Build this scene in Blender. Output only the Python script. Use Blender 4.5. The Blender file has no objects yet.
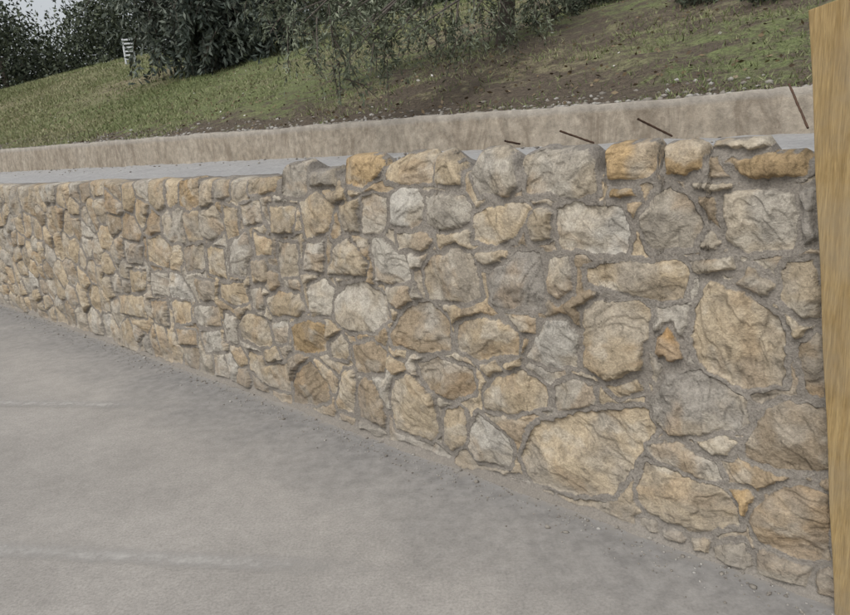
import bpy, math, random
import numpy as np
from mathutils import Vector, Matrix
random.seed(7); rng=np.random.default_rng(11)
sc=bpy.context.scene

# ---------------------------------------------------------------- camera
F=680.0; PW,PH=850.0,615.0; EYE=1.62
p=math.radians(13.5); r=math.radians(4.0)
r0=np.array([1,0,0.]); u0=np.array([0,math.sin(p),math.cos(p)]); fw=np.array([0,math.cos(p),-math.sin(p)])
RT=math.cos(r)*r0-math.sin(r)*u0; UP=math.sin(r)*r0+math.cos(r)*u0
cam=bpy.data.cameras.new("camera"); co=bpy.data.objects.new("camera",cam); sc.collection.objects.link(co)
M=Matrix(((RT[0],UP[0],-fw[0],0),(RT[1],UP[1],-fw[1],0),(RT[2],UP[2],-fw[2],EYE),(0,0,0,1)))
co.matrix_world=M; cam.sensor_width=36; cam.lens=36*F/PW; cam.clip_end=3000; cam.clip_start=0.05
sc.camera=co

# ---------------------------------------------------------------- site frame: s along wall, q behind wall face, h up
P0=np.array([1.314,2.066]); P1=np.array([-5.51,8.70])
D=(P1-P0)/np.linalg.norm(P1-P0); N=np.array([-D[1],D[0]]); 
if N@P0<0: N=-N
N0=N@P0
def W(s,q,h):
    s=np.asarray(s,float);q=np.asarray(q,float);h=np.asarray(h,float)
    s,q,h=np.broadcast_arrays(s,q,h)
    return np.stack([P0[0]+D[0]*s+N[0]*q,P0[1]+D[1]*s+N[1]*q,h],-1)
def ray(px,py):
    return RT*(px-PW/2)+UP*(PH/2-py)+fw*F
def on_plane(px,py,q=0.0):     # survey: photo point -> (s,h) on the vertical plane at depth q
    v=ray(px,py); t=(N0+q)/(N@v[:2]); P=v*t
    return float((P[:2]-P0)@D), float(P[2]+EYE)
def on_ground(px,py):
    v=ray(px,py); t=-EYE/v[2]; return v[:2]*t

# ---------------------------------------------------------------- noise
def _h(xi,yi,seed):
    h=(xi*374761393+yi*668265263+seed*144269501)&0xffffffff
    h=((h^(h>>13))*1274126177)&0xffffffff
    h=h^(h>>16)
    return (h&0xffffff)/float(0xffffff)*2-1
def vn(x,y,seed=0):
    x=np.asarray(x,float);y=np.asarray(y,float)
    xi=np.floor(x).astype(np.int64);yi=np.floor(y).astype(np.int64)
    fx=x-xi;fy=y-yi;fx=fx*fx*(3-2*fx);fy=fy*fy*(3-2*fy)
    a=_h(xi,yi,seed);b=_h(xi+1,yi,seed);c=_h(xi,yi+1,seed);d=_h(xi+1,yi+1,seed)
    return (a*(1-fx)+b*fx)*(1-fy)+(c*(1-fx)+d*fx)*fy
def fbm(x,y,seed=0,o=4):
    v=0;a=1;t=0
    for i in range(o):
        v=v+a*vn((x*.8+y*.6*(i%2))*2**i+i*7.3,(y-x*.3*(i%2))*2**i-i*3.1,seed+i);t+=a;a*=.5
    return v/t
def sst(a,b,x):
    t=np.clip((x-a)/(b-a),0,1);return t*t*(3-2*t)

# ---------------------------------------------------------------- mesh helpers
def mesh_np(name,V,Fq,mats=(),smooth=True,attrs=None,cols=None,midx=None):
    V=np.asarray(V,np.float32).reshape(-1,3); Fq=np.asarray(Fq,np.int32)
    k=Fq.shape[1]
    me=bpy.data.meshes.new(name); me.vertices.add(len(V)); me.vertices.foreach_set("co",V.ravel())
    me.loops.add(Fq.size); me.loops.foreach_set("vertex_index",Fq.ravel())
    me.polygons.add(len(Fq)); me.polygons.foreach_set("loop_start",np.arange(0,Fq.size,k,dtype=np.int32))
    me.polygons.foreach_set("loop_total",np.full(len(Fq),k,np.int32))
    if smooth: me.polygons.foreach_set("use_smooth",np.ones(len(Fq),bool))
    if midx is not None: me.polygons.foreach_set("material_index",np.asarray(midx,np.int32))
    me.update(calc_edges=True)
    for n,a in (attrs or {}).items():
        at=me.attributes.new(n,'FLOAT','POINT'); at.data.foreach_set("value",np.asarray(a,np.float32).ravel())
    for n,a in (cols or {}).items():
        at=me.attributes.new(n,'FLOAT_COLOR','POINT'); c=np.ones((len(V),4),np.float32); c[:,:3]=np.asarray(a).reshape(-1,3)
        at.data.foreach_set("color",c.ravel())
    for m in mats: me.materials.append(m)
    ob=bpy.data.objects.new(name,me); sc.collection.objects.link(ob); return ob
def gridfaces(nu,nv,flip=False):
    i=np.arange(nu-1)[:,None]*nv+np.arange(nv-1)[None,:]; i=i.ravel()
    f=np.stack([i,i+nv,i+nv+1,i+1],1)
    return f[:,::-1] if flip else f

# ---------------------------------------------------------------- materials
class NT:
    def __init__(s,name):
        s.m=bpy.data.materials.new(name); s.m.use_nodes=True; s.t=s.m.node_tree; s.b=s.t.nodes["Principled BSDF"]
        s.b.inputs["Specular IOR Level"].default_value=.2
    def n(s,typ,**k):
        nd=s.t.nodes.new(typ)
        for a,v in k.items(): setattr(nd,a,v)
        return nd
    def l(s,a,b): s.t.links.new(a,b)
    def coord(s): 
        if not hasattr(s,'_c'): s._c=s.n('ShaderNodeTexCoord').outputs['Object']
        return s._c
    def noise(s,scale,detail=3,rough=.6,vec=None,out='Fac',dist=0):
        nd=s.n('ShaderNodeTexNoise'); nd.inputs['Scale'].default_value=scale; nd.inputs['Detail'].default_value=detail
        nd.inputs['Roughness'].default_value=rough; nd.inputs['Distortion'].default_value=dist
        s.l(vec or s.coord(),nd.inputs['Vector']); return nd.outputs[out]
    def ramp(s,fac,stops):
        nd=s.n('ShaderNodeValToRGB'); e=nd.color_ramp.elements
        while len(e)<len(stops): e.new(.5)
        for i,(q,c) in enumerate(stops):
            e[i].position=q; e[i].color=(c,c,c,1) if not hasattr(c,'__len__') else (*c,1)
        s.l(fac,nd.inputs[0]); return nd.outputs[0]
    def mix(s,fac,a,b,mode='MIX'):
        nd=s.n('ShaderNodeMix',data_type='RGBA',blend_type=mode)
        for sock,v in ((nd.inputs[0],fac),(nd.inputs[6],a),(nd.inputs[7],b)):
            if isinstance(v,(int,float)): sock.default_value=v
            elif isinstance(v,tuple): sock.default_value=(*v,1)
            else: s.l(v,sock)
        return nd.outputs[2]
    def math(s,op,a,b=0.0,clamp=False):
        nd=s.n('ShaderNodeMath',operation=op,use_clamp=clamp)
        for sock,v in ((nd.inputs[0],a),(nd.inputs[1],b)):
            if isinstance(v,(int,float)): sock.default_value=v
            else: s.l(v,sock)
        return nd.outputs[0]
    def attr(s,name,out='Fac'):
        nd=s.n('ShaderNodeAttribute',attribute_name=name); return nd.outputs[out]
    def bump(s,h,strength,dist,normal=None):
        nd=s.n('ShaderNodeBump'); nd.inputs['Strength'].default_value=strength; nd.inputs['Distance'].default_value=dist
        s.l(h,nd.inputs['Height'])
        if normal: s.l(normal,nd.inputs['Normal'])
        return nd.outputs[0]
    def done(s,col,rough=.9,normal=None):
        if isinstance(col,tuple): s.b.inputs['Base Color'].default_value=(*col,1)
        else: s.l(col,s.b.inputs['Base Color'])
        if isinstance(rough,(int,float)): s.b.inputs['Roughness'].default_value=rough
        else: s.l(rough,s.b.inputs['Roughness'])
        if normal: s.l(normal,s.b.inputs['Normal'])
        return s.m

def stone_mat():
    a=NT("rubble_stone_and_mortar")
    base=a.attr('scol','Color'); mcol=a.attr('mcol','Color'); sdf=a.attr('sdf'); sm=a.attr('smear')
    nf=a.noise(24,4,.72,dist=.4); ng=a.noise(120,2,.7)
    c=a.mix(.85,base,a.ramp(nf,[(.25,.52),(.5,1.),(.75,1.36)]),'MULTIPLY')
    c=a.mix(.65,c,a.ramp(ng,[(.3,.66),(.55,1.),(.75,1.28)]),'MULTIPLY')
    m=a.mix(.8,mcol,a.ramp(ng,[(.3,.62),(.7,1.28)]),'MULTIPLY')
    m=a.mix(.5,m,a.ramp(nf,[(.3,.65),(.7,1.2)]),'MULTIPLY')
    sd=a.math('ADD',sdf,a.math('MULTIPLY',a.math('SUBTRACT',nf,.5),.015))
    mask=a.ramp(a.math('ADD',a.math('MULTIPLY',sd,130.),.5,True),[(.25,0),(.75,1)])
    smf=a.ramp(a.math('ADD',sm,a.math('MULTIPLY',a.math('SUBTRACT',ng,.5),.9)),[(.45,0),(.62,.7)])
    c=a.mix(smf,c,a.mix(.35,m,(.33,.305,.27)))
    c=a.mix(mask,m,c)
    c=a.mix(a.math('MULTIPLY',a.attr('dirt'),.7),c,(.235,.218,.195))
    h=a.math('ADD',a.math('ADD',nf,a.math('MULTIPLY',ng,.4)),a.math('MULTIPLY',mask,.5))
    return a.done(c,.95,a.bump(h,.75,.012))

# ================================================================= STONE WALL
# outlines surveyed from the photograph, rectified on to the wall plane
ST="""281,165 306,160 308,193 300,197 281,195 g
309,172 335,167 336,185 311,187 g
343,158 352,152 375,153 383,163 378,178 362,187 345,184 o
384,165 405,153 428,150 434,160 433,182 410,184 384,182 t
435,158 445,145 460,170 462,185 436,184 t
470,170 480,150 497,143 515,160 521,185 510,196 482,195 g
523,155 540,148 590,147 598,160 599,190 580,197 530,192 g
606,145 655,140 660,165 650,178 610,180 o
664,143 690,140 703,145 704,172 690,177 668,176 o
711,141 765,137 771,149 712,151 t
727,160 800,151 808,158 806,172 770,181 740,177 o
693,184 733,183 733,191 695,192 g
611,190 636,187 640,198 612,199 o
390,195 400,187 418,188 424,200 422,222 410,228 391,226 l
360,196 386,195 387,225 378,237 362,232 g
338,205 358,196 360,232 345,233 t
426,196 465,193 473,205 470,225 440,231 427,225 g
473,213 490,205 530,200 535,208 520,235 500,246 475,240 t
528,212 540,207 555,212 553,238 532,243 t
558,206 575,200 625,208 632,225 629,252 600,254 562,250 l
640,225 655,195 672,186 695,202 705,225 693,246 650,247 g
700,245 708,225 719,240 716,248 g
722,195 760,188 790,190 798,210 793,248 750,254 725,240 g
798,190 814,188 818,240 802,245 d
397,234 420,230 436,238 430,250 400,249 t
370,240 380,236 405,255 413,278 404,284 378,282 l
327,275 338,243 350,240 368,262 368,276 t
424,270 436,255 460,248 475,255 482,295 460,303 430,298 t
474,253 510,250 515,262 492,266 476,262 t
491,275 503,258 520,248 542,253 545,290 543,308 500,310 492,300 d
548,258 572,255 574,290 560,300 549,292 g
586,270 610,262 680,258 690,265 686,300 660,304 615,290 588,285 t
691,260 735,255 735,270 715,274 692,273 g
734,285 750,266 772,285 770,297 740,292 t
779,275 790,260 815,260 822,290 820,317 800,318 780,298 t
690,345 693,315 708,282 740,290 780,315 786,350 782,385 745,388 705,373 t
586,310 600,300 640,300 650,310 645,372 610,378 588,365 t
335,300 345,284 365,282 385,295 391,318 375,332 350,332 336,320 g
387,284 412,285 413,300 402,312 390,300 g
392,335 405,308 430,300 450,320 453,350 425,352 395,345 b
459,325 470,318 500,318 521,332 520,355 480,359 459,350 t
505,314 537,316 538,335 522,330 t
528,355 545,322 570,318 580,335 580,366 550,366 l
656,335 670,326 680,340 683,360 668,362 658,352 O
797,345 815,330 823,335 825,400 805,395 b
292,325 310,318 326,325 328,350 310,354 294,348 o
330,345 343,333 350,345 348,360 333,358 t
354,345 375,340 388,350 386,372 358,372 b
268,300 280,290 300,293 308,310 300,317 275,315 t
310,285 325,278 335,290 332,315 313,317 l
240,325 250,312 268,318 273,345 262,348 242,338 t
394,400 396,380 410,372 435,390 441,430 435,440 400,428 t
418,362 440,357 475,370 478,390 455,398 430,390 b
360,385 368,375 380,385 390,415 388,427 362,415 b
292,395 298,372 312,360 330,385 332,400 318,405 294,403 b
338,400 345,370 355,368 360,385 356,414 340,408 t
446,410 462,404 469,415 469,445 455,450 447,440 t
473,425 480,412 505,430 514,445 512,465 480,460 472,448 l
487,390 500,375 525,370 548,385 549,405 520,413 488,408 t
556,385 575,378 598,385 598,405 558,410 g
605,383 640,380 645,390 620,398 t
651,400 665,372 700,370 745,395 750,425 710,433 670,435 652,420 d
745,440 765,410 790,402 828,410 832,470 780,470 745,455 b
521,455 535,425 575,412 655,407 658,425 640,460 615,494 580,495 535,480 t
642,440 680,440 715,460 727,478 700,478 660,460 g
700,440 725,433 738,440 730,455 705,450 t
638,480 650,463 710,480 738,495 740,525 700,531 655,515 640,500 t
748,515 765,495 800,480 832,495 832,555 800,558 760,540 b
730,490 750,487 757,495 745,515 o
757,550 770,545 812,560 812,582 780,578 757,568 g
715,545 745,540 755,560 745,568 717,560 g
512,475 535,478 533,490 512,485 g
665,525 685,523 692,540 668,538 l
695,535 714,535 712,550 697,548 t
640,515 660,515 662,530 645,528 l
178,180 198,176 200,205 188,210 179,206 o
148,240 160,235 172,248 168,268 150,262 t
222,282 246,283 250,302 236,306 222,298 t
252,260 268,258 270,280 256,284 o
240,205 260,200 264,222 246,226 g
270,205 296,206 294,232 274,234 t
300,202 318,190 334,206 330,232 308,238 t
200,212 216,206 226,228 214,242 202,234 g
182,246 204,244 206,268 188,272 g
172,300 190,302 192,322 176,324 t
200,332 220,330 224,350 206,352 l
278,240 298,244 300,276 282,278 g
212,180 228,177 230,198 214,200 g
246,178 276,176 277,193 248,194 t
222,204 238,208 240,236 228,240 t
230,246 248,230 254,254 246,276 232,274 g
254,232 272,238 274,254 256,256 t
306,244 326,240 324,272 304,270 g
208,246 226,250 228,278 210,274 t
252,288 264,288 266,308 254,308 g
272,322 288,320 288,342 276,344 l
248,352 262,354 266,366 290,362 290,392 272,388 250,370 t
226,312 238,316 238,344 226,340 g
196,278 216,282 218,302 200,300 b
194,306 220,306 222,326 198,326 g
152,272 168,272 170,296 154,294 g
152,300 168,302 170,326 156,322 b
126,240 144,244 144,264 130,262 g
132,270 148,272 148,290 134,292 t
120,294 146,296 148,318 124,312 t
176,328 196,330 198,346 180,344 b"""
PAL={'g':(.355,.324,.272),'t':(.385,.318,.224),'o':(.365,.268,.152),'O':(.385,.250,.118),'l':(.40,.373,.322),'d':(.265,.242,.207),'b':(.295,.238,.168)}
polys=[];pcol=[]
for ln in ST.split('\n'):
    tk=ln.split(); c=tk[-1]
    pts=np.array([on_plane(*map(float,t.split(','))) for t in tk[:-1]])
    polys.append(pts); pcol.append(c)
NP=len(polys)
def poly_sdf(S,H,pts):
    d=np.full(S.shape,1e9); ins=np.zeros(S.shape,bool); n=len(pts)
    for i in range(n):
        a=pts[i];b=pts[(i+1)%n]; e=b-a; wx=S-a[0];wy=H-a[1]
        t=np.clip((wx*e[0]+wy*e[1])/(e@e),0,1)
        d=np.minimum(d,(wx-e[0]*t)**2+(wy-e[1]*t)**2)
        c=((a[1]>H)!=(b[1]>H)); 
        with np.errstate(divide='ignore',invalid='ignore'):
            xx=a[0]+(H-a[1])*e[0]/(e[1] if e[1]!=0 else 1e-9)
        ins^=(c&(S<xx))
    d=np.sqrt(d); return np.where(ins,d,-d)
def poly_field(S,H,sep=False):
    best=np.full(S.shape,-1.0); sec=np.full(S.shape,-1.0); idx=np.zeros(S.shape,int)
    for k,pt in enumerate(polys):
        lo=pt.min(0)-.07;hi=pt.max(0)+.07
        m=(S>lo[0])&(S<hi[0])&(H>lo[1])&(H<hi[1])
        if not m.any(): continue
        d=poly_sdf(S[m],H[m],pt); b=best[m]; up=d>b
        sec[m]=np.maximum(sec[m],np.minimum(b,d))
        best[m]=np.where(up,d,b); ii=idx[m]; ii[up]=k; idx[m]=ii
    if sep: best=np.minimum(best,(best-sec)/2-.0065)
    return best,idx
SA,SB=-2.5,24.0; HT=1.50
cs=np.arange(SA,SB,.02);ch=np.arange(.035,HT,.02)
CS,CH=np.meshgrid(cs,ch,indexing='ij'); CS=CS.ravel();CH=CH.ravel()
bf,_=poly_field(CS,CH); free=bf<-.014; fs,fh,fb=CS[free],CH[free],bf[free]
def dens(s):   # cells per m2
    return np.where((s>-.1)&(s<3.2),44,np.where((s>=3.2)&(s<5.6),27,np.where(s<=-.1,16,19)))
w=dens(fs)*.0004; nseed=int(w.sum()); pr=w/w.sum()
sel=rng.choice(len(fs),nseed,replace=False,p=pr); seeds=np.stack([fs[sel],fh[sel]],1)
for it in range(3):
    own=np.zeros(len(fs),int)
    for a0 in np.arange(SA,SB,1.0):
        m=(fs>=a0)&(fs<a0+1.0); 
        if not m.any(): continue
        cand=np.where((seeds[:,0]>a0-.6)&(seeds[:,0]<a0+1.6))[0]
        d=(fs[m][:,None]-seeds[cand,0])**2+((fh[m][:,None]-seeds[cand,1])*1.12)**2
        own[m]=cand[d.argmin(1)]
    cnt=np.bincount(own,minlength=nseed)+1e-9
    mx=np.bincount(own,fs,nseed)/cnt; my=np.bincount(own,fh,nseed)/cnt
    ok=cnt>1; seeds[ok,0]=.4*seeds[ok,0]+.6*mx[ok]; seeds[ok,1]=.4*seeds[ok,1]+.6*my[ok]
rs=np.random.default_rng(5)
names=list('ggttttttgltbbtg'); scls=pcol+[names[i] for i in rs.integers(0,len(names),nseed)]
NS=NP+nseed
vr=rs.uniform(-.02,.02,(NS,1))*np.array([[1,.2,-1.2]])
scol=np.array([PAL[c] for c in scls])*(1+rs.uniform(-.15,.15,(NS,1)))*(1+vr)
greyish=np.array([1.0 if c in 'gld' else 0. for c in scls])
cent=np.concatenate([np.array([q.mean(0) for q in polys]),seeds])
K=6
ang=rs.uniform(0,2*np.pi,(NS,K)); gm=rs.uniform(.06,.40,(NS,K)); off=rs.uniform(.002,.022,(NS,K))
GX=np.cos(ang)*gm;GY=np.sin(ang)*gm
prot=rs.uniform(.018,.042,NS); srnd=rs.uniform(0,1,NS); sth=rs.uniform(0,np.pi,NS)
def wall_field(S,H):
    wx=.009*vn(S*13,H*13,3)+.007*vn(S*37,H*37,4)+.0035*vn(S*90,H*90,14); wy=.009*vn(S*13,H*13,5)+.007*vn(S*37,H*37,6)+.0035*vn(S*90,H*90,15)
    ws=S+wx; wh=H+wy
    pb,pi=poly_field(ws,wh,True)
    pb=pb-.0022
    vs=np.full(S.shape,-1.0); vi=np.zeros(S.shape,int)
    vx=ws+.016*vn(S*6,H*6,8); vy=wh+.016*vn(S*6,H*6,9)
    for a0 in np.arange(SA,SB,.5):
        m=(S>=a0)&(S<a0+.5)
        if not m.any(): continue
        cand=np.where((seeds[:,0]>a0-.6)&(seeds[:,0]<a0+1.1))[0]
        x=vx[m];y=vy[m]*1.12; sx=seeds[cand,0];sy=seeds[cand,1]*1.12
        d=(x[:,None]-sx)**2+(y[:,None]-sy)**2
        o=np.argpartition(d,3,axis=1)[:,:4]; dd=np.take_along_axis(d,o,1); q=np.argsort(dd,1); o=np.take_along_axis(o,q,1); dd=np.take_along_axis(dd,q,1)
        b=None
        for j in (1,2,3):
            sep=np.hypot(sx[o[:,0]]-sx[o[:,j]],sy[o[:,0]]-sy[o[:,j]])+1e-6
            bb=(dd[:,j]-dd[:,0])/(2*sep); b=bb if b is None else np.minimum(b,bb)
        vs[m]=b; vi[m]=cand[o[:,0]]
    gap=.0140+.008*vn(S*4,H*4,12)
    pbr,_=poly_field(ws,wh)
    vsd=np.minimum(vs-gap,-pbr-.022)
    vsd=np.minimum(vsd,.10)
    usep=(pb>vsd)|(pbr>-.002)
    return np.where(usep,pb,vsd),np.where(usep,pi,NP+vi)
sl=[SA]
while sl[-1]<SB:
    s=sl[-1]; sl.append(s+max(.0044,.0018*math.hypot(N0,s+1.0)))
sl=np.array(sl); nS=len(sl)
MH=325
hh=np.arange(1.36,1.66,.01); A,B=np.meshgrid(sl,hh,indexing='ij')
pb,_=poly_field(A,B); hasp=pb>0
top=np.where(hasp.any(1),1.36+.01*(hasp.shape[1]-1-hasp[:,::-1].argmax(1))+.004,0)
base_top=1.485+.022*vn(sl*3.2,sl*0,21)+.014*vn(sl*11,sl*0,22)
top=np.maximum(top,base_top); top=np.minimum(top,1.585)
ker=np.ones(3)/3; top=np.convolve(np.pad(top,1,mode='edge'),ker,'valid')
u=np.linspace(0,1,MH); Sg=np.repeat(sl[:,None],MH,1); Hg=-.03+(top[:,None]+.03)*u[None,:]
S=Sg.ravel();H=Hg.ravel()
sdf,idx=wall_field(S,H)
foot=.028+.02*vn(S*5,S*0,31)+.008*vn(S*23,S*0,32)
sdf=np.minimum(sdf,(H-foot)*1.0)
dx=S-cent[idx,0];dy=H-cent[idx,1]
fac=np.full(S.shape,1e9)
for k in range(K): fac=np.minimum(fac,off[idx,k]+GX[idx,k]*dx+GY[idx,k]*dy)
fac=np.clip(fac,-.028,.026)
ct=np.cos(sth[idx]);st=np.sin(sth[idx]); a_=dx*ct+dy*st+srnd[idx]*71; b_=-dx*st+dy*ct+srnd[idx]*37
# split-face ledges along each stone's own bedding
tn=fbm(a_*4.5,b_*9,40,4)*2.6; fl=np.floor(tn); ter=(fl+sst(.84,1.0,tn-fl))/2.6
rid=1-np.abs(fbm(a_*10,b_*10,46,3))*2
nois=.015*ter+.0045*rid+.003*fbm(S*45,H*45,44,2)
edge=sst(-.003,.008,sdf)*.88+.12*(1-np.exp(-np.maximum(sdf,0)/.018))
mort=.008+.006*fbm(S*22,H*22,50,3)+.005*vn(S*5,H*5,51)
out=edge*(prot[idx]+fac*.9+nois)+(1-edge)*mort
out+=np.where(H<foot+.02,.05*sst(foot+.02,-.03,H),0)
dt=np.repeat(top[:,None],MH,1).ravel()-H
out-=.03*np.exp(-dt/.010)
out+=.02*vn(S*.9,H*1.2,60)
dirt=sst(.22,0.02,H+.06*fbm(S*6,H*6,70))*.6
# stone colouring: iron-tan and grey zones, pale bloom, dark seams
base=scol[idx]
z1=sst(-.05,.35,fbm(a_*6,b_*6,200,4)); z2=sst(.10,.42,fbm(a_*5,b_*8,210,4)); z3=sst(.08,.40,fbm(a_*9,b_*9,220,4))
gr=greyish[idx][:,None]
col=base*(1-.55*z1[:,None])+.55*z1[:,None]*(np.array([.365,.334,.282])*(1-gr)+np.array([.375,.314,.226])*gr)
col=col*(1-.40*z2[:,None])+.40*z2[:,None]*np.array([.325,.230,.136])
col=col*(1-.36*z3[:,None])+.36*z3[:,None]*np.array([.19,.174,.152])
seam=np.exp(-(np.abs(fbm(a_*4,b_*9,230,3))/.014)**2)+.6*np.exp(-((tn-fl-.92)/.07)**2)
col*=1-.38*np.clip(seam,0,1)[:,None]
bl=sst(.18,.45,fbm(S*9,H*9,240,4)); col=col*(1-.38*bl[:,None])+.38*bl[:,None]*np.array([.48,.45,.388])
mm=.5+.5*fbm(S*3,H*3,250,4); mcol=np.array([.198,.178,.153])*(1-mm[:,None])+np.array([.275,.252,.220])*mm[:,None]
smear=np.clip(.75-sdf/.018,0,1)*sst(.0,.6,fbm(S*12,H*12,260,3))*.7+.08*sst(.3,.5,fbm(S*8,H*8,261,3))
V=W(S,-out,H).reshape(nS,MH,3)
def backrow(q,h): return W(sl,q,h)[:,None,:]
tnn=.012*fbm(sl*9,sl*0,80,3)
rows=[V,backrow(.07,top+.008+tnn*.5),backrow(.16,top*.5+.745+tnn),backrow(.34,np.full(nS,1.487)+tnn*.6),backrow(.36,np.full(nS,1.2))]
V=np.concatenate(rows,1); nv=V.shape[1]
def ext(a,x): a=a.reshape(nS,MH); return np.concatenate([a]+[np.full((nS,1),v) if v is not None else a[:,-1:] for v in x],1)
def extc(a): a=a.reshape(nS,MH,3); return np.concatenate([a]+[a[:,-1:]]*4,1)
mstone=stone_mat()
wall=mesh_np("stone_retaining_wall",V,gridfaces(nS,nv),[mstone],True,{'sdf':ext(sdf,[None,-.02,-.05,-.05]),'dirt':ext(dirt,[.0,.3,.6,.6]),'smear':ext(smear,[.3,.5,.5,.5])},{'scol':extc(col),'mcol':extc(mcol)})

# ================================================================= GROUND
g=NT("worn_concrete")
nA=g.noise(.45,3,.6);nB=g.noise(2.2,4,.7,dist=.5);nC=g.noise(85,2,.75);nD=g.noise(14,3,.7)
c=g.mix(g.ramp(nA,[(.35,0),(.65,1)]),(.298,.281,.258),(.35,.330,.303))
c=g.mix(.75,c,g.ramp(nB,[(.3,.84),(.55,1.),(.75,1.10)]),'MULTIPLY')
c=g.mix(.6,c,g.ramp(nD,[(.3,.86),(.7,1.12)]),'MULTIPLY')
c=g.mix(.65,c,g.ramp(nC,[(.28,.66),(.5,1.),(.72,1.26)]),'MULTIPLY')
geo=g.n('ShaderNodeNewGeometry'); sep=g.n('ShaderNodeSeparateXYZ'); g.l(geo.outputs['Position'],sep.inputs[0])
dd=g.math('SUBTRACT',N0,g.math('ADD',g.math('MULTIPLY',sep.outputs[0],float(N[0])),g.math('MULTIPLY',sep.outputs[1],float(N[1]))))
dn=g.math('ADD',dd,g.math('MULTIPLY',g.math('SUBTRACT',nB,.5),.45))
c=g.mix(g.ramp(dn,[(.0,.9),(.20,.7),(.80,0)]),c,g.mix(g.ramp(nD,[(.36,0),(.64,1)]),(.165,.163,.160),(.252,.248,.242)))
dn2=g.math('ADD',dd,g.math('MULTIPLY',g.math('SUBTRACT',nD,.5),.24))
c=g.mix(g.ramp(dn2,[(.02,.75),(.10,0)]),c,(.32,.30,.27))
nb=g.bump(g.math('ADD',g.math('MULTIPLY',nC,.7),g.math('MULTIPLY',nD,1.0)),.4,.004)
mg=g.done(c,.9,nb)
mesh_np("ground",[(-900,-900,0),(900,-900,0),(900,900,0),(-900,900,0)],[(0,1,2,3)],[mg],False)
def line_mat():
    a=NT("worn_white_paint"); c=a.mix(a.noise(60,2,.7),(.38,.365,.34),(.48,.465,.44))
    a.done(c,.85); al=a.attr('alpha')
    n=a.ramp(a.math('ADD',a.noise(9,5,.8),a.math('MULTIPLY',al,.30)),[(.46,0),(.95,.9)])
    n=a.math('MULTIPLY',n,al); a.l(n,a.b.inputs['Alpha']); return a.m
ml=line_mat()
def paint(a,b,wid,z=.004):
    A=on_ground(*a);B=on_ground(*b); d=(B-A)/np.linalg.norm(B-A); nn=np.array([-d[1],d[0]])
    L=np.linalg.norm(B-A); us=np.linspace(0,1,60); vs=np.linspace(-1,1,9); V=[];al=[]
    for uu in us:
        for vv in vs:
            P=A+d*L*uu+nn*vv*wid/2; V.append((P[0],P[1],z)); al.append(max(0,(1-abs(vv)**2))*min(1,(1-uu)*3)*1.0)
    return mesh_np("parking_line_marking",V,gridfaces(60,9),[ml],True,{'alpha':al})
paint((-60,402),(195,407),.18); paint((-60,547),(440,574),.15)

# ================================================================= LEDGE + LOW CONCRETE WALL
QB=1.3
def base_h(s): return 1.545+.008*np.clip(s,-5,40)
def top_h(s): return 1.745+.021*np.clip(s,-5,40)
lg=NT("cement_screed"); n4=lg.noise(30,4,.7)
c=lg.mix(lg.noise(3,3,.6),(.28,.277,.272),(.38,.375,.365)); c=lg.mix(.7,c,lg.ramp(n4,[(.3,.7),(.7,1.2)]),'MULTIPLY')
mledge=lg.done(c,.9,lg.bump(n4,.5,.015))
ss=np.arange(SA,SB,.05); qs=np.linspace(.22,QB+.05,30); A,B=np.meshgrid(ss,qs,indexing='ij')
tt=(B-.22)/(QB-.17)
Hh=(1-tt)*1.482+tt*base_h(A)+.012*fbm(A*4,B*4,90)+.006*vn(A*17,B*17,93)
mesh_np("backfill_ledge",W(A,B,Hh),gridfaces(len(ss),30),[mledge])
cc=NT("old_concrete"); nx=cc.noise(14,5,.75); ny=cc.noise(1.5,4,.65,dist=.5)
c=cc.mix(ny,(.27,.225,.168),(.42,.38,.32)); c=cc.mix(.95,c,cc.ramp(nx,[(.3,.55),(.7,1.25)]),'MULTIPLY')
mpv=cc.n('ShaderNodeMapping'); cc.l(cc.coord(),mpv.inputs[0]); mpv.inputs['Scale'].default_value=(3,3,1.2)
c=cc.mix(cc.math('MULTIPLY',cc.ramp(cc.noise(1.6,5,.8,mpv.outputs[0],dist=.8),[(.48,0),(.62,1)]),.65),c,(.16,.130,.098))
c=cc.mix(cc.math('MULTIPLY',cc.attr('cap'),.5),c,cc.mix(nx,(.22,.205,.18),(.42,.405,.375)))
mconc=cc.done(c,.92,cc.bump(nx,.8,.012))
ss=np.arange(SA,SB+6,.03); prof=[]
tp=top_h(ss)+.010*fbm(ss*2,ss*0,101)+.012*np.maximum(0,vn(ss*15,ss*0,103))*(vn(ss*1.5,ss*0,99)>-.2); bs=base_h(ss)-.12
rows=[];cap=[]
for k in range(16):
    t=k/15; rows.append(W(ss,QB+.006*fbm(ss*4,t*1.5+ss*0,104),bs+(tp-.006-bs)*t)); cap.append((t>.93)*1.)
rows+= [W(ss,QB+.008,tp),W(ss,QB+.10+.01*vn(ss*9,ss*0,8),tp+.004),W(ss,QB+.20,tp+.012*vn(ss*14,ss*0,107)),W(ss,QB+.26,tp-.05)]; cap+=[1,1,1,1]
V=np.stack(rows,1); mesh_np("concrete_kerb_wall",V,gridfaces(len(ss),20),[mconc],True,{'cap':np.repeat(np.array(cap,float)[None,:],len(ss),0)})

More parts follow.
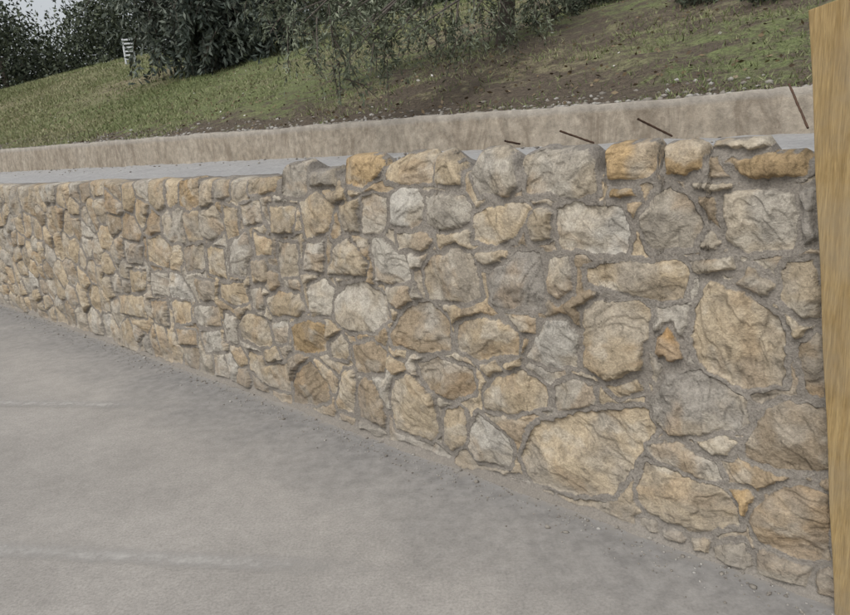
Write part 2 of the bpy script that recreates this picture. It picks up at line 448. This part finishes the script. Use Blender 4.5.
# ================================================================= HILLSIDE
def hill(s,q):
    x=np.maximum(q-QB-.18,0); b=sst(3,24,s)
    A=10.2*(1-b)+4.3*b; L=31*(1-b)+6.5*b
    z=top_h(s)-.02+A*(1-np.exp(-x/L))
    z=z+ (.05*fbm(s*.9,q*.9,120)+.03*vn(s*3,q*3,121))*np.minimum(1,x*2)
    z=z-.05*np.maximum(0,x-40)
    return z
def on_hill(px,py,tmax=90):
    v=ray(px,py); v=v/np.linalg.norm(v)
    t=3.0
    while t<tmax:
        P=v*t; s=(P[:2]-P0)@D; q=(P[:2]-P0)@N
        if q>QB+.2 and P[2]+EYE<hill(np.array(s),np.array(q)): break
        t+=.1
    return P[0],P[1],float(P[2]+EYE),t
sl2=np.concatenate([np.arange(SA-6,30,.12),np.linspace(30.2,110,70)]); ql=QB+.18+np.concatenate([np.arange(0,12,.12),np.linspace(12,90,110)])
A,B=np.meshgrid(sl2,ql,indexing='ij'); Hh=hill(A,B)+.014*fbm(A*8,B*8,130)
hg=NT("hillside_turf"); n2=hg.noise(4,4,.75,dist=.4);n3=hg.noise(28,3,.75)
c=hg.mix(hg.ramp(hg.attr('dry'),[(.3,0),(.7,1)]),(.16,.185,.082),(.245,.22,.135))
c=hg.mix(hg.ramp(hg.math('ADD',n2,hg.math('MULTIPLY',hg.attr('earth'),.22)),[(.52,0),(.68,1)]),c,(.115,.093,.070))
c=hg.mix(.85,c,hg.ramp(n3,[(.28,.4),(.5,1.),(.75,1.6)]),'MULTIPLY')
mh=hg.done(c,.95,hg.bump(hg.math('ADD',n3,n2),.9,.06))
def earth_f(s,q): return sst(11,2,s)*(.55+.9*fbm(s*.6,q*.6,140))+.9*sst(.9,.0,q-QB-.18)
mesh_np("grassy_hillside",W(A,B,Hh),gridfaces(len(sl2),len(ql)),[mh],True,{'earth':earth_f(A,B),'dry':.5+.8*fbm(A*.4,B*.4,141)})
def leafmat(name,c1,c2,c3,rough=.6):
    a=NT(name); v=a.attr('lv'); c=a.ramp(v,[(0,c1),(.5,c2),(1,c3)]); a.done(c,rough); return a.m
def scatter_grass(n):
    s=rng.uniform(-1.5,34,n*3); q=QB+.2+rng.uniform(0,1,n*3)**1.7*20
    d=fbm(s*.8,q*.8,150)+.5*fbm(s*3,q*3,151)+.18-.45*earth_f(s,q)
    k=rng.uniform(-.35,.35,n*3)<d; s=s[k][:n];q=q[k][:n]; n=len(s)
    dist=np.hypot(s,q); hgt=rng.uniform(.015,.045,n)*(1+.05*dist); wd=rng.uniform(.003,.0055,n)*(1+.11*dist)
    z=hill(s,q)-.01; a=rng.uniform(0,np.pi,n); lean=rng.normal(0,.6,(n,2))*hgt[:,None]
    b1=W(s+np.cos(a)*wd,q+np.sin(a)*wd,z);b2=W(s-np.cos(a)*wd,q-np.sin(a)*wd,z);t=W(s+lean[:,0],q+lean[:,1],z+hgt)
    V=np.stack([b1,b2,t],1).reshape(-1,3); Fc=np.arange(3*n).reshape(-1,3)
    lv=np.clip(rng.uniform(0,1,n)*.6+.4*fbm(s*.5,q*.5,152)+.28-.30*sst(8,1,s),0,1)  # blades darken towards low s: shade under the trees put into their colour
    mesh_np("grass",V,Fc,[leafmat("grass_blades",(.085,.12,.044),(.185,.21,.095),(.34,.31,.20))],False,{'lv':np.repeat(lv,3)})
scatter_grass(220000)

# ================================================================= TREES
class MB:
    def __init__(s): s.V=[];s.F=[];s.mi=[];s.lv=[];s.n=0
    def tube(s,pts,rad,k=7):
        pts=[np.array(q,float) for q in pts]
        for i,pt in enumerate(pts):
            t=pts[min(i+1,len(pts)-1)]-pts[max(i-1,0)]; t/=np.linalg.norm(t)+1e-9
            a=np.cross(t,[.3,.2,1.] if abs(t[2])<.9 else [1,0,0.]); a/=np.linalg.norm(a); b=np.cross(t,a)
            for j in range(k):
                th=2*math.pi*j/k; s.V.append(pt+rad[i]*(a*math.cos(th)+b*math.sin(th))*(1+.12*math.sin(3*th+i))); s.lv.append(.5)
        for i in range(len(pts)-1):
            for j in range(k):
                s.F.append((s.n+i*k+j,s.n+i*k+(j+1)%k,s.n+(i+1)*k+(j+1)%k,s.n+(i+1)*k+j)); s.mi.append(0)
        s.n+=len(pts)*k
    def leaves(s,P,dirs,L,Wd,lv):
        n=len(P); d=dirs/np.linalg.norm(dirs,axis=1,keepdims=True)
        r_=rng.normal(0,1,(n,3)); sd=np.cross(d,r_); sd/=np.linalg.norm(sd,axis=1,keepdims=True)+1e-9
        L=np.asarray(L).reshape(-1,1)*np.ones((n,1));Wd=np.asarray(Wd).reshape(-1,1)*np.ones((n,1))
        Q=np.stack([P,P+d*L*.5+sd*Wd*.5,P+d*L,P+d*L*.5-sd*Wd*.5],1).reshape(-1,3)
        s.V.extend(Q); s.lv.extend(np.repeat(lv,4)); b=s.n+np.arange(n)*4
        s.F.extend(np.stack([b,b+1,b+2,b+3],1).tolist()); s.mi.extend([1]*n); s.n+=4*n
    def make(s,name,mats): return mesh_np(name,np.array(s.V),np.array(s.F),mats,False,{'lv':s.lv},None,s.mi)
bk=NT("bark"); nk=bk.noise(20,3,.7); bark=bk.done(bk.mix(nk,(.05,.043,.036),(.15,.13,.11)),.95,bk.bump(nk,.8,.02))
olive=leafmat("olive_leaves",(.085,.10,.065),(.20,.225,.155),(.38,.405,.33),rough=.5)
dark=leafmat("dark_foliage",(.03,.04,.027),(.075,.09,.06),(.14,.16,.105))
bluish=leafmat("grey_green_foliage",(.055,.07,.058),(.12,.14,.115),(.22,.24,.20))
def tree(name,base,th,cen,rad,ncl,npc,L,Wd,lmat,trunk=.16,droop=.6,sig=.3,hang=0.3,limbs=46,inner=.3,extra=(),esc=1.0):
    b=MB(); base=np.array(base);cen=np.array(cen);rad=np.array(rad)
    t=base+np.array([.1,.05,th]); b.tube([base-[0,0,.2],base+(t-base)*.4+[.06,0,0],t],[trunk*1.5,trunk,trunk*.85],9)
    C=list(map(np.array,extra)); ncl+=len(C); nex=len(C)
    while len(C)<ncl:
        v=rng.uniform(-1,1,3); l=np.linalg.norm(v)
        if inner<l<1: C.append(cen+v*rad*(.9+.25*rng.uniform()))
    C=np.array(C)
    for c in C[:min(ncl,limbs)]:
        m=(t+c)/2+rng.normal(0,.12,3)*rad+[0,0,.2*rad[2]]; b.tube([t,m,c],[trunk*.4,trunk*.18,trunk*.04],5)
    for ci,c in enumerate(C):
        f=esc if ci<nex else 1.0
        n=int(npc*rng.uniform(.4,1.5)*(.6 if ci<nex and esc<1 else 1)); ntw=12; per=max(2,n//ntw); shade=rng.uniform(-.25,.25)
        for k in range(ntw):
            o=c+rng.normal(0,sig*f,3)*.8; dr=rng.normal(0,1,3); dr[2]-=droop; dr/=np.linalg.norm(dr)
            ln=sig*f*rng.uniform(1.,2.6); uu=rng.uniform(0,1,per)[:,None]
            P=o+dr*ln*uu+np.array([0,0,-1.])*hang*(uu**2)*ln+rng.normal(0,sig*f*.06,(per,3))
            if k<4: b.tube([o,o+dr*ln*.5-np.array([0,0,hang*.25*ln]),o+dr*ln-np.array([0,0,hang*ln])],[L*.10,L*.07,L*.03],3)
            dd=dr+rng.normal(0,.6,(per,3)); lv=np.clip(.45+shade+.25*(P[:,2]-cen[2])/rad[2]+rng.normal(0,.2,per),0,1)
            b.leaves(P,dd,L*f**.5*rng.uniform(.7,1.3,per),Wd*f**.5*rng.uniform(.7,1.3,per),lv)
    return b.make(name,[bark,lmat])
EYEV=np.array([0,0,EYE])
x,y,z,t=on_hill(500,46); k=t/680.
def at(px,py,dy=0.):   # twig-cluster centre on the crown, in metres
    v=ray(px,py); return EYEV+v*((y+dy)/v[1])
ex=[at(345,42,-3.),at(360,34,-3.2),at(325,26,-2.6),at(290,14,-2.),at(385,42,-2.6),at(410,32,-2.8),at(440,24,-2),at(475,22,-2.),at(510,16,-1.5),at(540,10,-1),at(270,4,-1),at(350,10,-3.),at(395,12,-2.6),at(430,6,-2.3),at(470,4,-2.),at(348,60,-3.),at(300,26,-2.5),at(500,4,-1),at(335,14,-2.6),at(455,30,-2.2),at(375,20,-2.5),at(420,18,-2.)]
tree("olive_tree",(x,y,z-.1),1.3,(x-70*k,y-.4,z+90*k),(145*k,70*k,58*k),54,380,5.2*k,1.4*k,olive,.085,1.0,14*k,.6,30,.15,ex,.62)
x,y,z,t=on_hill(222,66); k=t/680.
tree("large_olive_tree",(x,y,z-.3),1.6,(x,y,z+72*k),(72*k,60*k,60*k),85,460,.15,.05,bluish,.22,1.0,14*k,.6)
for (px,py,w_,h_) in ((590,6,34,10),(700,4,34,9),(765,2,38,12),(545,24,35,22),(670,-18,50,16),(740,-24,50,16)):
    x,y,z,t=on_hill(px,py); k=t/680.
    tree("shrub",(x,y,z),.08,(x,y,z+h_*k*.5),(w_*k,w_*k*.7,h_*k),18,180,3.4*k,1.3*k,dark,.02,-.3,6*k,.1,10)
b=MB()
for i in range(185):
    px=rng.uniform(330,610) if i>110 else rng.uniform(-220,340)
    v=ray(px,60); near=float(sst(300,420,px)); dist=rng.uniform(44,58)*(1-near)+near*rng.uniform(32,40); v=v/np.linalg.norm(v[:2]); P=v[:2]*dist
    s_=(P-P0)@D;q_=(P-P0)@N; zb=float(hill(np.array(s_),np.array(q_)))
    hmax=(4.6+2.6*float(sst(60,150,px)))*(1-near)+near*4.2+1.3*float(vn(px*.02,0,5))
    for j in range(4):
        c=np.array([P[0],P[1],zb-.5+hmax*rng.uniform(.05,1.0)]); n=170; sh=rng.uniform(-.25,.25)
        Q=c+rng.normal(0,1,(n,3))*[.75,.75,.55]
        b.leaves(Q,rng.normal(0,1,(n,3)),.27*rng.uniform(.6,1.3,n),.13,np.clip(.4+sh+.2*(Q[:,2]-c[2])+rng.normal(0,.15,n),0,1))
    if i%6==0: b.tube([(P[0],P[1],zb-.4),(P[0]+.1,P[1],zb+2)],[.2,.12],6)
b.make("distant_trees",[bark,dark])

# ================================================================= WHITE GATE
def boxes(name,lst,mat,bev=.004):
    import bmesh
    bm=bmesh.new()
    for (c,ax,ay,az,sz) in lst:
        r_=bmesh.ops.create_cube(bm,size=1); Mx=Matrix(((ax[0]*sz[0],ay[0]*sz[1],az[0]*sz[2],c[0]),(ax[1]*sz[0],ay[1]*sz[1],az[1]*sz[2],c[1]),(ax[2]*sz[0],ay[2]*sz[1],az[2]*sz[2],c[2]),(0,0,0,1)))
        bmesh.ops.transform(bm,matrix=Mx,verts=r_['verts'])
    me=bpy.data.meshes.new(name); bm.to_mesh(me); bm.free(); me.materials.append(mat)
    o=bpy.data.objects.new(name,me); sc.collection.objects.link(o)
    md=o.modifiers.new("bevel",'BEVEL'); md.width=bev; md.segments=2; return o
wp=NT("white_paint"); wm=wp.done(wp.mix(wp.noise(20),(.46,.48,.50),(.60,.62,.64)),.5)
x,y,z,t=on_hill(131,64); k=t/680.; X=(1,0,0);Y=(0,1,0);Z=(0,0,1)
hg_=21*k; wg=8*k; L_=[((x-wg/2,y,z+hg_/2),X,Y,Z,(.045,.06,hg_)),((x+wg/2,y,z+hg_/2),X,Y,Z,(.045,.06,hg_))]
for i in range(6): L_.append(((x,y,z+hg_*(.2+.15*i)),X,Y,Z,(wg-.047,.035,.045)))
boxes("white_gate",L_,wm,.005)

# ================================================================= TIMBER POST
wd=NT("yellow_pine")
mp=wd.n('ShaderNodeMapping'); wd.l(wd.coord(),mp.inputs[0]); mp.inputs['Scale'].default_value=(18,18,1.2)
gr=wd.noise(3,5,.65,mp.outputs[0],dist=1.0); g2=wd.noise(14,4,.6,mp.outputs[0])
c=wd.mix(wd.ramp(gr,[(.35,0),(.65,1)]),(.27,.185,.080),(.39,.285,.138)); c=wd.mix(.9,c,wd.ramp(g2,[(.3,.62),(.7,1.12)]),'MULTIPLY')
kv=wd.n('ShaderNodeTexVoronoi'); kv.inputs['Scale'].default_value=4.2; wd.l(wd.coord(),kv.inputs['Vector'])
c=wd.mix(wd.ramp(kv.outputs['Distance'],[(.05,.8),(.12,0)]),c,(.13,.07,.025))
c=wd.mix(wd.math('MULTIPLY',wd.ramp(wd.noise(2.5,5,.7),[(.42,0),(.7,1)]),.7),c,(.25,.21,.15))
mw=wd.done(c,.8,wd.bump(g2,.5,.004))
QP=-.085
sb,hb=on_plane(854.5,609,QP); st_,ht=on_plane(831.5,3,QP)
B0=W(sb,QP+.01,0.0);T0=W(st_,QP,ht); ax=T0-B0; ln=np.linalg.norm(ax); az=ax/ln
ax_=W(-1,0,0)-W(0,0,0); ax_=ax_-az*(ax_@az); ax_/=np.linalg.norm(ax_); ay=np.cross(az,ax_)
def board():
    import bmesh
    bm=bmesh.new(); nseg=40; w2=.0535; d2=.020; rings=[]
    for i in range(nseg+1):
        t=i/nseg; cpt=B0+az*ln*t; e=.0015*math.sin(t*23)
        rg=[]
        for (a,c_) in ((-1,-1),(1,-1),(1,1),(-1,1)):
            zz=(.006*a if i==nseg else 0)
            P=cpt+ax_*(w2*a+e)+ay*d2*c_+az*zz; rg.append(bm.verts.new(P))
        rings.append(rg)
    for i in range(nseg):
        for j in range(4): bm.faces.new((rings[i][j],rings[i][(j+1)%4],rings[i+1][(j+1)%4],rings[i+1][j]))
    bm.faces.new(rings[0][::-1]);bm.faces.new(rings[-1])
    bmesh.ops.recalc_face_normals(bm,faces=bm.faces)
    me=bpy.data.meshes.new("timber_post");bm.to_mesh(me);bm.free();me.materials.append(mw)
    o=bpy.data.objects.new("timber_post",me);sc.collection.objects.link(o)
    md=o.modifiers.new("bevel",'BEVEL');md.width=.003;md.segments=2;md.limit_method='ANGLE'
board()

# ================================================================= REBARS, RUBBLE
rb=NT("rusty_steel"); mr=rb.done(rb.mix(rb.noise(60),(.05,.035,.028),(.12,.07,.045)),.8)
def rod(px1,py1,q1,px2,py2,q2,rad=.0045):
    a=W(on_plane(px1,py1,q1)[0],q1,on_plane(px1,py1,q1)[1]); c=W(on_plane(px2,py2,q2)[0],q2,on_plane(px2,py2,q2)[1])
    b=MB(); pts=[a+(c-a)*t for t in np.linspace(0,1,14)]
    b.tube(pts,[rad*(1.12 if i%2 else .95) for i in range(14)],8); b.make("steel_rebar",[mr])
rod(594,143,.45,560,131,.30); rod(672,136,.50,638,119,.32); rod(808,128,.6,789,84,.75); rod(520,144,.3,505,141,.2)
def rocks(name,pts,sizes,mat):
    import bmesh
    bm=bmesh.new(); bmesh.ops.create_icosphere(bm,subdivisions=1,radius=1); v0=np.array([v.co[:] for v in bm.verts]); f0=np.array([[v.index for v in f.verts] for f in bm.faces]); bm.free()
    V=[];Fc=[];lv=[]
    for i,(P,s_) in enumerate(zip(pts,sizes)):
        v=v0*(1+rng.uniform(-.28,.28,(len(v0),1)))*rng.uniform(.6,1.2,3)*[1,1,.65]; a=rng.uniform(0,6.28); R=np.array([[math.cos(a),-math.sin(a),0],[math.sin(a),math.cos(a),0],[0,0,1]])
        V.append(v@R.T*s_+P); Fc.append(f0+i*len(v0)); lv+= [rng.uniform()]*len(v0)
    return mesh_np(name,np.concatenate(V),np.concatenate(Fc),[mat],False,{'lv':lv})
pm=NT("rubble"); c=pm.ramp(pm.attr('lv'),[(0,(.16,.145,.128)),(.5,(.26,.24,.208)),(1,(.38,.37,.345))]); np_=pm.noise(50,3,.7); c=pm.mix(.6,c,pm.ramp(np_,[(.3,.7),(.7,1.2)]),'MULTIPLY'); mpb=pm.done(c,.92,pm.bump(np_,.5,.005))
n=2600; s_=rng.uniform(-1,12,n); q_=-np.abs(rng.normal(.03,.10,n))-.03; sz=rng.uniform(.002,.006,n)*np.where(rng.uniform(0,1,n)<.08,2.2,1)
rocks("loose_gravel",W(s_,q_,sz*.3),sz,mpb)
n=260; s_=rng.uniform(-1,20,n); q_=QB-np.abs(rng.normal(0,.25,n)); tt=np.clip((q_-.22)/(QB-.17),0,1); sz=rng.uniform(.005,.016,n)
rocks("ledge_rubble",W(s_,q_,(1-tt)*1.485+tt*base_h(s_)+sz*.2),sz,mpb)
n=2400; s_=rng.uniform(-1,26,n); q_=QB+.08+np.abs(rng.normal(0,1,n))*.25; sz=rng.uniform(.006,.026,n)
hz=np.where(q_<QB+.26,top_h(s_)+.004,hill(s_,q_)); rocks("kerb_rubble",W(s_,q_,hz),sz,mpb)
n=6000; s_=rng.uniform(-1,24,n); q_=QB+.3+rng.uniform(0,1,n)**1.3*9; b=MB()
P=W(s_,q_,hill(s_,q_)+.012); dirs=rng.normal(0,1,(n,3))*[1,1,.35]
b.leaves(P,dirs,rng.uniform(.025,.055,n),.025,np.where(rng.uniform(0,1,n)<.02,1,rng.uniform(0,.55,n)))
b.make("leaf_litter",[bark,leafmat("dry_leaves",(.07,.05,.032),(.20,.15,.09),(.56,.54,.50))])

# ================================================================= LIGHT
w=bpy.data.worlds.new("World"); sc.world=w; w.use_nodes=True; nt=w.node_tree
sky=nt.nodes.new('ShaderNodeTexSky'); sky.sky_type='NISHITA'; sky.sun_disc=False
EL=math.radians(50); az_s=math.radians(215)
sky.sun_elevation=EL; sky.sun_rotation=az_s; sky.dust_density=4; sky.air_density=1.2
hs=nt.nodes.new('ShaderNodeHueSaturation'); hs.inputs['Saturation'].default_value=.25; hs.inputs['Value'].default_value=1.10
bg=nt.nodes['Background']; nt.links.new(sky.outputs[0],hs.inputs['Color']); nt.links.new(hs.outputs[0],bg.inputs[0]); bg.inputs[1].default_value=.15
sd=bpy.data.lights.new("sun",'SUN'); sd.energy=.85; sd.angle=math.radians(28); sd.color=(1,.965,.91)
so=bpy.data.objects.new("sun",sd); sc.collection.objects.link(so)
dirv=Vector((math.sin(az_s)*math.cos(EL),math.cos(az_s)*math.cos(EL),math.sin(EL)))
so.rotation_euler=dirv.to_track_quat('Z','Y').to_euler()
sc.view_settings.view_transform='Standard'; sc.view_settings.look='None'; sc.view_settings.exposure=0
